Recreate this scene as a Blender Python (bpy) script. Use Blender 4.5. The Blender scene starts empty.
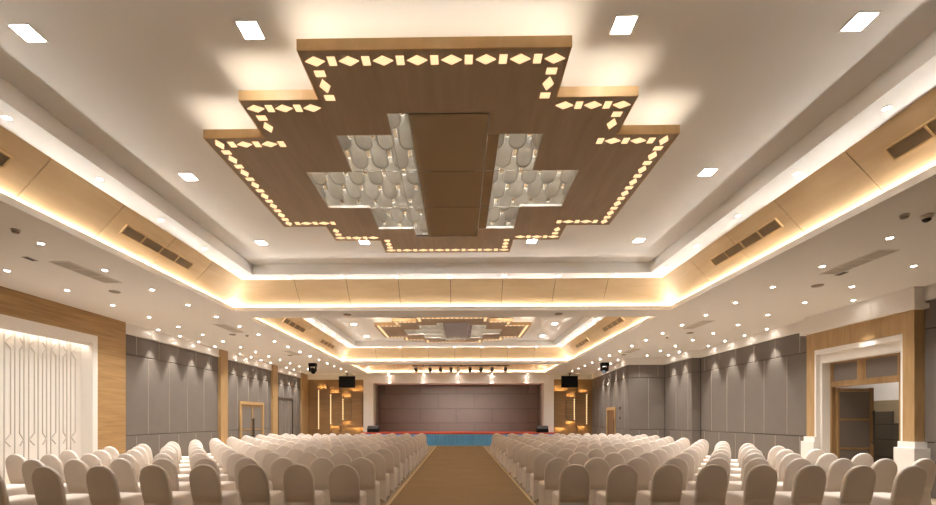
import bpy, math, random
from mathutils import Vector
random.seed(7)
S = bpy.context.scene
COL = S.collection
PI = math.pi

# ------------------------------------------------------------------ helpers
class MB:
    """collects shapes, links them as one mesh object"""
    def __init__(self):
        self.v = []; self.f = []; self.mi = []
    def add(self, vs, fs, mi=0):
        b = len(self.v)
        self.v += [tuple(p) for p in vs]
        for f in fs:
            self.f.append(tuple(b + i for i in f)); self.mi.append(mi)
        return self
    def box(self, x0, x1, y0, y1, z0, z1, mi=0):
        x0, x1 = sorted((x0, x1)); y0, y1 = sorted((y0, y1)); z0, z1 = sorted((z0, z1))
        vs = [(x0,y0,z0),(x1,y0,z0),(x1,y1,z0),(x0,y1,z0),(x0,y0,z1),(x1,y0,z1),(x1,y1,z1),(x0,y1,z1)]
        return self.add(vs, [(0,3,2,1),(4,5,6,7),(0,1,5,4),(1,2,6,5),(2,3,7,6),(3,0,4,7)], mi)
    def quad(self, a, b, c, d, mi=0):
        return self.add([a,b,c,d], [(0,1,2,3)], mi)
    def slab(self, a, b, c, d, n, mi=0):
        """quad a b c d extruded by vector n"""
        q = [Vector(p) for p in (a,b,c,d)]; n = Vector(n)
        vs = q + [p+n for p in q]
        return self.add(vs, [(3,2,1,0),(4,5,6,7),(0,1,5,4),(1,2,6,5),(2,3,7,6),(3,0,4,7)], mi)
    def prism(self, pts, z0, z1, mi=0):
        n = len(pts)
        vs = [(x,y,z0) for x,y in pts] + [(x,y,z1) for x,y in pts]
        fs = [tuple(reversed(range(n))), tuple(range(n,2*n))] + [(i,(i+1)%n,n+(i+1)%n,n+i) for i in range(n)]
        return self.add(vs, fs, mi)
    def tube(self, p, q, r, n=10, r2=None, mi=0):
        p = Vector(p); q = Vector(q); d = (q-p).normalized()
        up = Vector((0,0,1)) if abs(d.z) < .9 else Vector((1,0,0))
        a = d.cross(up).normalized(); b = d.cross(a)
        r2 = r if r2 is None else r2
        vs = [p + (a*math.cos(t)+b*math.sin(t))*r for t in [2*PI*i/n for i in range(n)]]
        vs += [q + (a*math.cos(t)+b*math.sin(t))*r2 for t in [2*PI*i/n for i in range(n)]]
        fs = [(i,(i+1)%n,n+(i+1)%n,n+i) for i in range(n)] + [tuple(reversed(range(n))), tuple(range(n,2*n))]
        return self.add(vs, fs, mi)
    def loft(self, rings, cap0=True, cap1=True, mi=0):
        n = len(rings[0]); vs = [p for r in rings for p in r]; fs = []
        for k in range(len(rings)-1):
            for i in range(n):
                fs.append((k*n+i, k*n+(i+1)%n, (k+1)*n+(i+1)%n, (k+1)*n+i))
        if cap0: fs.append(tuple(reversed(range(n))))
        if cap1: fs.append(tuple((len(rings)-1)*n+i for i in range(n)))
        return self.add(vs, fs, mi)
    def build(self, name, mat, parent=None, smooth=False, kind=None, loc=None):
        me = bpy.data.meshes.new(name); me.from_pydata(self.v, [], self.f)
        mats = mat if isinstance(mat, (list, tuple)) else [mat]
        for m in mats: me.materials.append(m)
        if len(mats) > 1: me.polygons.foreach_set('material_index', self.mi)
        import bmesh
        bm = bmesh.new(); bm.from_mesh(me); bmesh.ops.recalc_face_normals(bm, faces=bm.faces); bm.to_mesh(me); bm.free()
        if smooth: me.polygons.foreach_set('use_smooth', [True]*len(me.polygons))
        me.update()
        o = bpy.data.objects.new(name, me); COL.objects.link(o)
        if parent: o.parent = parent
        if kind: o['kind'] = kind
        if loc: o.location = loc
        return o

def tag(o, label, cat, group=None):
    o['label'] = label; o['category'] = cat
    if group: o['group'] = group
    return o
def thing(name, label, cat, loc=(0,0,0), rz=0, group=None):
    o = bpy.data.objects.new(name, None); COL.objects.link(o)
    o.empty_display_size = .1
    o.location = loc; o.rotation_euler = (0,0,rz)
    return tag(o, label, cat, group)
def dup(root, loc, rz=None, label=None, rot=None):
    r = root.copy(); COL.objects.link(r); r.location = loc
    if rz is not None: r.rotation_euler = (0,0,rz)
    if rot is not None: r.rotation_euler = rot
    if label: r['label'] = label
    for ch in list(root.children):
        c = ch.copy(); COL.objects.link(c); c.parent = r
        for g in list(ch.children):
            d = g.copy(); COL.objects.link(d); d.parent = c
    return r
ORD = ['zeroth','first','second','third','fourth','fifth','sixth','seventh','eighth','ninth','tenth','eleventh','twelfth','thirteenth','fourteenth','fifteenth','sixteenth','seventeenth','eighteenth','nineteenth','twentieth']

# ------------------------------------------------------------------ materials
def lin(c):
    return tuple((x/12.92 if x <= .04045 else ((x+.055)/1.055)**2.4) for x in [v/255 for v in c]) + (1,)
def new_mat(name):
    m = bpy.data.materials.new(name); m.use_nodes = True
    nt = m.node_tree; b = nt.nodes['Principled BSDF']
    return m, nt, b
def plain(name, col, rough=.6, metal=0, spec=.5, var=.04, scale=6, bump=0, bscale=200):
    m, nt, b = new_mat(name)
    c = lin(col)
    tc = nt.nodes.new('ShaderNodeTexCoord')
    n = nt.nodes.new('ShaderNodeTexNoise'); n.inputs['Scale'].default_value = scale; n.inputs['Detail'].default_value = 3
    nt.links.new(tc.outputs['Object'], n.inputs['Vector'])
    r = nt.nodes.new('ShaderNodeMix'); r.data_type = 'RGBA'
    r.inputs[6].default_value = tuple(x*(1-var) for x in c[:3]) + (1,)
    r.inputs[7].default_value = tuple(min(1,x*(1+var)) for x in c[:3]) + (1,)
    nt.links.new(n.outputs['Fac'], r.inputs[0]); nt.links.new(r.outputs[2], b.inputs['Base Color'])
    b.inputs['Roughness'].default_value = rough; b.inputs['Metallic'].default_value = metal
    b.inputs['Specular IOR Level'].default_value = spec
    if bump:
        n2 = nt.nodes.new('ShaderNodeTexNoise'); n2.inputs['Scale'].default_value = bscale
        nt.links.new(tc.outputs['Object'], n2.inputs['Vector'])
        bp = nt.nodes.new('ShaderNodeBump'); bp.inputs['Strength'].default_value = bump; bp.inputs['Distance'].default_value = .01
        nt.links.new(n2.outputs['Fac'], bp.inputs['Height']); nt.links.new(bp.outputs['Normal'], b.inputs['Normal'])
    return m
def wood(name, c1, c2, grain=(1,8,60), rough=.45, detail=4, spec=.4):
    m, nt, b = new_mat(name)
    tc = nt.nodes.new('ShaderNodeTexCoord')
    mp = nt.nodes.new('ShaderNodeMapping'); mp.inputs['Scale'].default_value = grain
    nt.links.new(tc.outputs['Object'], mp.inputs['Vector'])
    n = nt.nodes.new('ShaderNodeTexNoise'); n.inputs['Scale'].default_value = 1; n.inputs['Detail'].default_value = detail
    n.inputs['Distortion'].default_value = .6
    nt.links.new(mp.outputs['Vector'], n.inputs['Vector'])
    r = nt.nodes.new('ShaderNodeValToRGB')
    r.color_ramp.elements[0].position = .3; r.color_ramp.elements[0].color = lin(c1)
    r.color_ramp.elements[1].position = .7; r.color_ramp.elements[1].color = lin(c2)
    nt.links.new(n.outputs['Fac'], r.inputs['Fac']); nt.links.new(r.outputs['Color'], b.inputs['Base Color'])
    b.inputs['Roughness'].default_value = rough; b.inputs['Specular IOR Level'].default_value = spec
    return m
def emit(name, col, strength):
    m, nt, b = new_mat(name)
    c = lin(col)
    b.inputs['Base Color'].default_value = c
    b.inputs['Emission Color'].default_value = c; b.inputs['Emission Strength'].default_value = strength
    return m

M = {}
M['ceil'] = plain('ceiling_paint', (232,229,225), .8, spec=.2, var=.01)
M['white'] = plain('white_paint', (228,223,217), .6, spec=.3, var=.015)
M['frieze'] = wood('maple_frieze', (204,176,136), (214,188,150), (1.2,1.2,9), .5)
M['seam'] = plain('dark_seam', (70,55,40), .9)
M['oak'] = wood('oak_wall', (152,118,77), (178,144,98), (1.0,1.0,14), .5)
M['oakdark'] = wood('oak_feature', (128,98,64), (148,114,76), (1.0,1.0,14), .5)
M['oakv'] = wood('oak_column', (158,127,87), (178,147,104), (10,10,1.2), .5)
M['fascia'] = wood('oak_fascia', (204,170,122), (216,184,138), (6,6,2), .5)
M['walnut'] = wood('walnut_underside', (176,157,136), (189,170,149), (9,1.1,1), .5, spec=.25)
M['grey'] = plain('grey_fabric_panel', (115,107,100), .95, spec=.1, var=.06, scale=3, bump=.15, bscale=350)
M['greygap'] = plain('panel_gap', (62,54,48), .9)
M['greyseam'] = plain('panel_edge', (158,147,138), .7, spec=.2)  # pale strips; on wall panels, light caught by bevelled edges is painted in
M['screen'] = plain('stage_fabric_panel', (124,116,112), .9, spec=.15, var=.05, scale=2)
M['carpet'] = plain('aisle_carpet', (146,122,92), .95, spec=.05, var=.12, scale=1.2, bump=.3, bscale=120)
M['floor'] = plain('floor_carpet', (172,154,130), .95, spec=.05, var=.1, scale=2, bump=.3, bscale=120)
M['cream'] = plain('cream_border', (205,180,140), .9, spec=.05)
M['chair'] = plain('chair_spandex', (226,216,207), .75, spec=.25, var=.02, scale=8)
M['blue'] = plain('blue_satin', (106,186,250), .45, spec=.5, var=.08, scale=4)
M['red'] = plain('red_carpet', (196,92,76), .9, spec=.1, var=.1, scale=3)
M['black'] = plain('black_plastic', (18,17,17), .6, spec=.2)
M['tvscreen'] = plain('tv_glass', (10,10,11), .5, spec=.2)
M['dark'] = plain('dark_metal', (48,42,38), .5)
M['grille'] = plain('vent_mesh', (150,130,104), .7, bump=.6, bscale=90)
M['ventframe'] = plain('vent_frame', (212,182,136), .5)
M['lgrille'] = plain('light_grille', (204,197,187), .6)
M['greydev'] = plain('speaker_grey', (150,138,125), .7)
M['mirror'] = plain('bronze_mirror', (192,189,186), .10, metal=1, var=.01)
M['scale'] = plain('shell_plate', (232,232,228), .3, spec=.5, var=.03, scale=10)
def shell():
    m, nt, b = new_mat('shell_plate')
    tc = nt.nodes.new('ShaderNodeTexCoord'); n = nt.nodes.new('ShaderNodeTexNoise'); n.inputs['Scale'].default_value = 9
    nt.links.new(tc.outputs['Object'], n.inputs['Vector'])
    r = nt.nodes.new('ShaderNodeValToRGB'); r.color_ramp.elements[0].color = lin((222,222,218)); r.color_ramp.elements[1].color = lin((240,240,236))
    nt.links.new(n.outputs['Fac'], r.inputs['Fac']); nt.links.new(r.outputs['Color'], b.inputs['Base Color'])
    b.inputs['Roughness'].default_value = .35
    tr = nt.nodes.new('ShaderNodeBsdfTranslucent'); nt.links.new(r.outputs['Color'], tr.inputs['Color'])
    mx = nt.nodes.new('ShaderNodeMixShader'); mx.inputs[0].default_value = .35
    nt.links.new(b.outputs[0], mx.inputs[1]); nt.links.new(tr.outputs[0], mx.inputs[2])
    nt.links.new(mx.outputs[0], nt.nodes['Material Output'].inputs['Surface'])
    return m
M['scale'] = shell()
M['scaleback'] = plain('recess_back', (150,128,96), .6)
M['alu'] = plain('aluminium_trim', (190,185,178), .35, metal=.8)
M['doorwood'] = wood('door_wood', (136,105,70), (157,126,86), (8,8,1.2), .45)
M['darkpanel'] = plain('dark_corridor_panel', (80,70,56), .8)
M['beige'] = plain('corridor_beige', (150,132,104), .8)
M['cove'] = emit('cove_led', (253,253,250), 23.5)
M['cloudled'] = emit('panel_led', (255,250,238), 7)
M['inlay'] = emit('lit_inlay', (255,222,172), .45)
M['shellled'] = emit('shell_led', (255,252,248), 17)
M['line'] = plain('carved_line_shade', (198,191,183), .7)  # grey puts the shade of the niche relief into the colour
M['niche'] = emit('niche_led', (255,248,238), 5)
M['lens'] = emit('downlight_lens', (253,248,239), 40)
M['lenssmall'] = emit('ledge_lens', (255,244,232), 60)
M['square'] = emit('square_lens', (255,246,236), 30)
M['warm'] = emit('warm_led', (255,226,168), 30)
M['dots'] = emit('slot_led', (255,222,160), .75)
M['glintglass'] = plain('lamp_glass_glint', (150,180,215), .1)  # bluish glint on one stage-light lens, painted as its glass colour

# ------------------------------------------------------------------ levels (metres, camera eye at 1.55)
EYE = 1.55
ZL = EYE + 2.6      # low ceiling
ZW = EYE + 3.24     # top of the wooden frieze
ZU = EYE + 3.47     # upper ceiling
CX = -.2            # ceiling centre line
YB = 26.0           # far wall
Y0 = -3.0           # wall behind the camera
XL = -9.0; XC = 9.17; XBW = 8.83; XA = 7.26
YC = 16.84; YA = 19.02
ZG = EYE + 2.307    # top of grey panelling

# ------------------------------------------------------------------ floor
MB().box(-9.6, 13.0, Y0-.2, 27.6, -.2, 0).build('floor', M['floor'], kind='structure')
rn = thing('aisle_carpet', 'brown carpet runner along the aisle from camera to stage', 'carpet')
MB().box(-1.24, 1.33, Y0+.2, 24.95, .001, .012).build('runner', M['carpet'], rn)
MB().box(-1.30, -1.242, Y0+.2, 24.95, .001, .01).build('border', M['cream'], rn)
MB().box(1.332, 1.372, Y0+.2, 24.95, .001, .01).build('border', M['cream'], rn)

# ------------------------------------------------------------------ low ceiling with three openings
holes = [(-5.47, 5.07, 1.4, 10.6), (-5.47, 5.07, 11.3, 20.5), (-5.35, 4.95, 21.2, 25.45)]
c = MB()
T = .03
xr = 12.8
c.box(-9.6, -5.47, Y0-.2, 27.5, ZL, ZL+T); c.box(5.07, xr, Y0-.2, 27.5, ZL, ZL+T)
for a, b in ((Y0-.2, 1.4), (10.6, 11.3), (20.5, 21.2), (25.45, 27.5)):
    c.box(-5.47, 5.07, a, b, ZL, ZL+T)
c.box(-5.47, -5.35, 21.2, 25.45, ZL, ZL+T); c.box(4.95, 5.07, 21.2, 25.45, ZL, ZL+T)
for x0, x1, y0, y1 in holes:
    L = .10; t = .03
    c.box(x0-t, x0, y0-t, y1+t, ZL+T, ZL+L); c.box(x1, x1+t, y0-t, y1+t, ZL+T, ZL+L)
    c.box(x0, x1, y0-t, y0, ZL+T, ZL+L); c.box(x0, x1, y1, y1+t, ZL+T, ZL+L)
c.build('ceiling', M['ceil'], kind='structure')

def coffer(idx, x0, x1, y0, y1):
    """frieze, ledge, riser and upper ceiling over one opening"""
    O = .16                                  # the wood starts behind the lip
    bx0, bx1, by0, by1 = x0-O, x1+O, y0-O, y1+O
    I = .40; tx0, tx1, ty0, ty1 = x0+I, x1-I, y0+I, y1-I
    J = .79; lx0, lx1, ly0, ly1 = x0+J+.03, x1-J-.03, y0+J-.02, y1-J+.02
    zb = ZL + .035
    fr = MB(); bk = MB()
    corners_b = [(bx0,by0),(bx1,by0),(bx1,by1),(bx0,by1)]
    corners_t = [(tx0,ty0),(tx1,ty0),(tx1,ty1),(tx0,ty1)]
    for s in range(4):
        B0, B1 = corners_b[s], corners_b[(s+1)%4]; T0, T1 = corners_t[s], corners_t[(s+1)%4]
        ax = 0 if s % 2 == 0 else 1
        a, b = B0[ax], B1[ax]; ta, tb = T0[ax], T1[ax]
        sg = 1 if b > a else -1
        n = max(2, round(abs(tb-ta)/1.21)); pit = abs(tb-ta)/n
        def P(u, top):
            z = ZW if top else zb
            if ax == 0: return (u, (T0 if top else B0)[1], z)
            return ((T0 if top else B0)[0], u, z)
        ctr = Vector(((x0+x1)/2, (y0+y1)/2, 3.0))
        mid = Vector(P((a+b)/2, False)); nrm = (ctr-mid); nrm[ax] = 0; nrm.normalize()
        g = .006
        for k in range(n):
            u0 = ta + sg*pit*k; u1 = ta + sg*pit*(k+1)
            b0 = a if k == 0 else u0 + sg*g; b1 = b if k == n-1 else u1 - sg*g
            t0 = ta if k == 0 else u0 + sg*g; t1 = tb if k == n-1 else u1 - sg*g
            fr.slab(P(b0,False), P(b1,False), P(t1,True), P(t0,True), tuple(-nrm*.015))
        off = -nrm*.02
        bk.quad(*[tuple(Vector(p)+off) for p in (P(a,False),P(b,False),P(tb,True),P(ta,True))])
    t = fr.build('trim_%d' % idx, M['frieze'], kind='structure')
    bk.build('seam_backing', M['seam'], t)
    w = MB()
    # ledge ring
    th = .02
    w.box(tx0-.03, lx0, ty0-.03, ty1+.03, ZW, ZW+th); w.box(lx1, tx1+.03, ty0-.03, ty1+.03, ZW, ZW+th)
    w.box(lx0, lx1, ty0-.03, ly0, ZW, ZW+th); w.box(lx0, lx1, ly1, ty1+.03, ZW, ZW+th)
    # riser
    w.box(lx0-.02, lx0, ly0, ly1, ZW+th, ZU); w.box(lx1, lx1+.02, ly0, ly1, ZW+th, ZU)
    w.box(lx0, lx1, ly0-.02, ly0, ZW+th, ZU); w.box(lx0, lx1, ly1, ly1+.02, ZW+th, ZU)
    # upper ceiling
    w.box(lx0-.02, lx1+.02, ly0-.02, ly1+.02, ZU, ZU+.05)
    w.build('ceiling_recess', M['ceil'], kind='structure')
    # LED line behind the lip
    led = MB(); za, zc = ZL+.068, ZL+.094; a, b = .082, .112
    for X, sg in ((x0, -1), (x1, 1)):
        led.slab((X+sg*a, y0-a, za), (X+sg*b, y0-b, zc), (X+sg*b, y1+b, zc), (X+sg*a, y1+a, za), (sg*.003, 0, -.003))
    for Y, sg in ((y0, -1), (y1, 1)):
        led.slab((x0-a, Y+sg*a, za), (x0-b, Y+sg*b, zc), (x1+b, Y+sg*b, zc), (x1+a, Y+sg*a, za), (0, sg*.003, -.003))
    led.build('light_strip', M['cove'], t)
    return (tx0, tx1, ty0, ty1, lx0, lx1, ly0, ly1)
cof = [coffer(i+1, *h) for i, h in enumerate(holes)]

# ------------------------------------------------------------------ downlights
def ring_disc(mb, r0, r1, z0, z1, n=16):
    vs = []; 
    for r, z in ((r0,z0),(r1,z0),(r1,z1),(r0,z1)):
        vs += [(r*math.cos(2*PI*i/n), r*math.sin(2*PI*i/n), z) for i in range(n)]
    fs = []
    for k in range(4):
        for i in range(n):
            fs.append((k*n+i, k*n+(i+1)%n, ((k+1)%4)*n+(i+1)%n, ((k+1)%4)*n+i))
    mb.add(vs, fs)
def make_down(name, r, lens, label, group, loc):
    t = thing(name, label, 'ceiling light', loc, 0, group)
    m = MB(); ring_disc(m, r, r*1.35, -.008, -.0005); m.build('trim_ring', M['white'], t)
    n = 12
    m = MB(); m.prism([(r*math.cos(2*PI*i/n), r*math.sin(2*PI*i/n)) for i in range(n)], -.005, -.001)
    m.build('lens', lens, t)
    return t
first = None
def place_down(x, y, label, group):
    global first
    if first is None:
        first = make_down('downlight', .038, M['lens'], label, group, (x,y,ZL))
        ld = bpy.data.lights.new('downlight', 'SPOT'); ld.energy = 66; ld.spot_size = math.radians(118); ld.spot_blend = 1; ld.shadow_soft_size = .04; ld.color = (1,.968,.92)
        l = bpy.data.objects.new('lamp', ld); COL.objects.link(l); l.parent = first; l.location = (0,0,-.05)
        return first
    o = dup(first, (x,y,ZL), 0, label); o['group'] = group; return o
ys = [4.07 + 1.18*k for k in range(0, 18)]
for side, (xo, xi, nm) in {'left': (-7.94, -6.2, 'left'), 'right': (7.74, 6.2, 'right')}.items():
    for row, x, desc in (('outer', xo, 'outer row by the %s wall' % nm), ('inner', xi, 'inner row by the %s coffer edge' % nm)):
        k = 0
        for y in ys:
            if y < 3.5 or y > 25: continue
            u = abs(x)*440/y
            if u > 500: continue
            if side == 'right' and row == 'outer' and y > YA-.3: continue
            k += 1
            place_down(x, y, 'round ceiling downlight, %s from the camera in the %s' % (ORD[k], desc), 'downlights in the low ceiling')
    
# lights behind the camera (the room goes on there)
for x in (-7.94, -6.2, 6.2, 7.74):
    for y in (0.4, 2.7) if abs(x) > 7 else (0.4,):
        side = 'left' if x < 0 else 'right'
# wall washers: scallops on the grey panels
washer_lamp = bpy.data.lights.new('washer', 'SPOT')
washer_lamp.energy = 105; washer_lamp.spot_size = math.radians(50); washer_lamp.spot_blend = .6; washer_lamp.shadow_soft_size = .03
washer_lamp.color = (1,.93,.84)
first_w = None
def place_washer(x, y, label):
    global first_w
    if first_w is None:
        first_w = make_down('wall_washer_light', .035, M['lenssmall'], label, 'wall washing lights', (x,y,ZL))
        l = bpy.data.objects.new('lamp', washer_lamp); COL.objects.link(l); l.parent = first_w; l.location = (0,0,-.03)
        return first_w
    return dup(first_w, (x,y,ZL), 0, label)
yw = [12.75 + 1.0*k for k in range(4)] + [17.55+.95*k for k in range(4)] + [22.3, 23.3, 24.3]
for k, y in enumerate(yw):
    place_washer(-8.8, y, 'small washer light close to the left grey wall, %s from the camera' % ORD[k+1])
yw = [12.9 + 1.0*k for k in range(4)]
k = 0
for y in yw:
    k += 1; place_washer(8.93, y, 'small washer light close to the right grey wall, %s from the camera' % ORD[k])
for y in (17.3, 18.2):
    k += 1; place_washer(8.6, y, 'small washer light close to the right grey wall, %s from the camera' % ORD[k])
for y in (19.7, 20.9, 22.1, 23.3):
    k += 1; place_washer(7.02 + (y-19.02)*.0774, y, 'small washer light close to the right grey wall, %s from the camera' % ORD[k])
place_washer(8.66, 9.8, 'small washer light above the wooden door portal')
for k, x in enumerate((-4.07, -2.06, -.06, 1.92, 3.96)):
    place_washer(x, 25.52, 'small washer light over the stage opening, %s from the left' % ORD[k+1])

# ledge lights
first_l = None
for ci in (0, 1):
    tx0, tx1, ty0, ty1, lx0, lx1, ly0, ly1 = cof[ci]
    nm = ('near', 'far')[ci]
    pts = []
    yy = [ty0 + .42 + 1.22*k for k in range(7)]
    for k, y in enumerate(yy):
        if ci == 0 and y < 3.9: continue
        pts.append(((tx0+lx0)/2, y, 'left', k)); pts.append(((tx1+lx1)/2, y, 'right', k))
    for k in range(7):
        pts.append((CX + 1.23*(k-3), (ly1+ty1)/2, 'back', k))
    cnt = {}
    for x, y, sd, k in pts:
        cnt[sd] = cnt.get(sd, 0) + 1
        lab = 'tiny ledge light on the %s ledge of the %s coffer, %s from %s' % (sd, nm, ORD[cnt[sd]], 'the left' if sd == 'back' else 'the camera')
        if first_l is None:
            first_l = make_down('ledge_light', .032, M['lenssmall'], lab, 'ledge lights in the coffers', (x,y,ZW))
        else: dup(first_l, (x,y,ZW), 0, lab)

# square lights
first_s = None
for ci, cy in ((0, 0), (1, 9.9)):
    nm = ('near', 'far')[ci]
    for row, (y, xs) in enumerate(((3.9, (-3.88, -1.86, 1.45, 3.5)), (6.25, (-3.88, 3.5)), (8.62, (-3.9, -1.86, 1.42, 3.5)))):
        for k, x in enumerate(xs):
            lab = 'square recessed light in the %s coffer, %s row, %s from the left' % (nm, ('front','middle','back')[row], ORD[k+1])
            if first_s is None:
                first_s = thing('square_light', lab, 'ceiling light', (x,y+cy,ZU), 0, 'square lights in the coffers')
                m = MB(); a, b = .086, .10
                m.box(-b,b,-b,-a,-.008,-.0005); m.box(-b,b,a,b,-.008,-.0005); m.box(-b,-a,-a,a,-.008,-.0005); m.box(a,b,-a,a,-.008,-.0005)
                m.build('trim_frame', M['white'], first_s)
                MB().box(-a,a,-a,a,-.005,-.001).build('lens', M['square'], first_s)
            else: dup(first_s, (x,y+cy,ZU), 0, lab)

# ------------------------------------------------------------------ stepped wooden ceiling panels
HC = EYE + 3.14
def stepped(s=0.0):
    hw = [1.17-s, 1.962-s, 2.645-s]; hy = [2.2925-s, 1.715-s, 1.14-s]   # half sizes
    r = [(-hw[0],-hy[0]),(hw[0],-hy[0]),(hw[0],-hy[1]),(hw[1],-hy[1]),(hw[1],-hy[2]),(hw[2],-hy[2]),
         (hw[2],hy[2]),(hw[1],hy[2]),(hw[1],hy[1]),(hw[0],hy[1]),(hw[0],hy[0]),(-hw[0],hy[0]),
         (-hw[0],hy[1]),(-hw[1],hy[1]),(-hw[1],hy[2]),(-hw[2],hy[2]),(-hw[2],-hy[2]),(-hw[1],-hy[2]),(-hw[1],-hy[1]),(-hw[0],-hy[1])]
    return r
# cross recess, half sizes in x for each band of y
bands = [(-1.50, -1.16, .53), (-1.16, -.44, 1.15), (-.44, .51, 1.735), (.51, 1.25, 1.12), (1.25, 1.57, .53)]
def make_cloud(cy, label):
    t = thing('ceiling_panel', label, 'ceiling panel', (-.215, cy, HC), 0, 'stepped wooden ceiling panels')
    # underside: rows of boxes around the cross recess, split in y at every edge
    und = MB()
    outer = [(-2.2925,-1.715,1.17),(-1.715,-1.14,1.962),(-1.14,1.14,2.645),(1.14,1.715,1.962),(1.715,2.2925,1.17)]
    cuts = sorted({v for a,b,_ in outer for v in (a,b)} | {v for a,b,_ in bands for v in (a,b)})
    for a, b in zip(cuts, cuts[1:]):
        m = (a+b)/2
        ow = next(w for p,q,w in outer if p < m < q); bw = next((w for p,q,w in bands if p < m < q), 0)
        tl = [w for p,q,w in outer if abs(q-a) < 1e-6]; tr = [w for p,q,w in outer if abs(p-b) < 1e-6]
        lo = next((w for p,q,w in outer if abs(p-a) < 1e-6), None); hi = next((w for p,q,w in outer if abs(q-b) < 1e-6), None)
        tlw = (tl[0] - .012 if tl else 0); trw = (tr[0] - .012 if tr else 0); OW = ow - .012
        br = sorted({v for v in (bw, tlw, trw, OW) if bw <= v <= OW} | ({0.0} if bw == 0 else set()))
        for x0, x1 in zip(br, br[1:]):
            if x1 - x0 < .001: continue
            xm = (x0+x1)/2
            aa = a + (.012 if lo is not None and xm > tlw else 0); bb = b - (.012 if hi is not None and xm > trw else 0)
            if x0 == 0: und.box(-x1, x1, aa, bb, 0, .03)
            else: und.box(-x1, -x0, aa, bb, 0, .03); und.box(x0, x1, aa, bb, 0, .03)
    und.build('underside', M['walnut'], t)
    # fascia ring
    f = MB(); P = stepped(0); Q = stepped(.03); n = len(P)
    # inner ring must stay inside at re-entrant corners too
    Q = []
    for i in range(n):
        p0 = Vector(P[i-1]); p1 = Vector(P[i]); p2 = Vector(P[(i+1)%n])
        d1 = (p1-p0).normalized(); d2 = (p2-p1).normalized()
        n1 = Vector((-d1.y, d1.x)); n2 = Vector((-d2.y, d2.x))
        Q.append(tuple(p1 + (n1+n2)*.012))
    for i in range(n):
        j = (i+1) % n
        f.add([(*P[i],-.004),(*P[j],-.004),(*P[j],.094),(*P[i],.094),(*Q[i],-.004),(*Q[j],-.004),(*Q[j],.094),(*Q[i],.094)],
              [(0,1,2,3),(5,4,7,6),(3,2,6,7),(1,0,4,5)])
    f.build('fascia', M['fascia'], t)
    # LED lines on top, just inside the fascia
    led = MB()
    for i in range(n):
        j = (i+1) % n
        a = Vector(P[i]); b = Vector(P[j]); d = (b-a).normalized(); nn = Vector((-d.y, d.x))
        a2 = a + nn*.05 + d*.05; b2 = b + nn*.05 - d*.05; c2 = b2 + nn*.02; d2 = a2 + nn*.02
        led.prism([a2, b2, c2, d2], .031, .042)
    led.build('light_strip', M['cloudled'], t)
    # hangers up to the ceiling
    hg = MB()
    for sx in (-1.7, 1.7):
        for sy in (-.8, .8): hg.box(sx-.02, sx+.02, sy-.02, sy+.02, .03, ZU-HC-.001)
    hg.build('hanger_frame', M['dark'], t)
    # lit inlays: diamonds and small bars
    il = MB()
    def dia(c, d, l=.088, w=.052):
        nn = Vector((-d.y, d.x)); il.prism([c-d*l, c+nn*w*-1, c+d*l, c+nn*w], -.006, .002)
    def bar(c, d):
        nn = Vector((-d.y, d.x)); w, l = .034, .047
        il.prism([c-d*w-nn*l, c+d*w-nn*l, c+d*w+nn*l, c-d*w+nn*l], -.006, .002)
    R = []
    for i in range(n):
        p0 = Vector(P[i-1]); p1 = Vector(P[i]); p2 = Vector(P[(i+1)%n])
        d1 = (p1-p0).normalized(); d2 = (p2-p1).normalized()
        n1 = Vector((-d1.y, d1.x)); n2 = Vector((-d2.y, d2.x))
        R.append((p1 + (n1+n2)*.12))
    for i in range(n):
        a, b = R[i], R[(i+1)%n]; d = (b-a).normalized(); L = (b-a).length
        xal = abs(d.x) > .5
        if xal:                                  # rows across: diamonds at both ends
            if L > 1.5:
                N = max(1, round(L/.286)); p = L/N
                for k in range(N+1):
                    dia(a + d*p*k, d)
                    if k < N: bar(a + d*p*(k+.5), d)
            else:
                o_, dd = (a, d) if abs(a.x) > abs(b.x) else (b, -d)
                p = .286; third = abs(o_.x) > 2.2
                for k in range(3):
                    if k == 0 and third: dia(o_, Vector((0, 1)))
                    else: dia(o_ + dd*p*k, d)
                    if k < 2 or third: bar(o_ + dd*p*(k+.5), d)
        elif L > 1.5:
            N = round(L/.286); p = L/N
            for k in range(N):
                bar(a + d*p*(k+.5), d)
                if k: dia(a + d*p*k, d)
        else:
            dia(a + d*L*.5, d, .085); 
            for q_ in (.24, .76):
                pt = a + d*L*q_
                if abs(a.x) > 1.5 and abs(pt.y) < abs((a + d*L*.5).y): continue
                bar(pt, d)
    il.build('lit_inlay', M['inlay'], t)
    # box above the cross recess with its back plate and light lines
    bp = MB(); bp.box(-1.05, 1.05, -1.62, 1.95, .26, .27)
    bp.box(-1.9, -1.05, -1.0, 1.05, .26, .27); bp.box(1.05, 1.9, -1.0, 1.05, .26, .27)
    bp.build('recess_back', M['scaleback'], t)
    lt = MB()
    for r in range(9):
        y = -1.66 + .385*r; y += .27 + .1*(y+1.2)/2.3
        w = 1.85 if -.9 < y < 1.0 else 1.0
        lt.box(-w, -.3, y-.006, y+.006, .245, .259); lt.box(.52, w, y-.006, y+.006, .245, .259)
    lt.build('recess_light_strip', M['shellled'], t)
    wl = MB(); e = .006
    for a, b, w in bands:
        wl.box(-w, -w+e, a, b, -.003, .032); wl.box(w-e, w, a, b, -.003, .032)
    for k in range(len(bands)-1):
        y = bands[k][1]; w1, w2 = sorted((bands[k][2], bands[k+1][2]))
        wl.box(-w2, -w1, y-e/2, y+e/2, -.003, .032); wl.box(w1, w2, y-e/2, y+e/2, -.003, .032)
    for y in (-.44, .51): wl.box(-1.12, -.30, y-.004, y+.004, -.004, .004); wl.box(.525, 1.12, y-.004, y+.004, -.004, .004)
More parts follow.
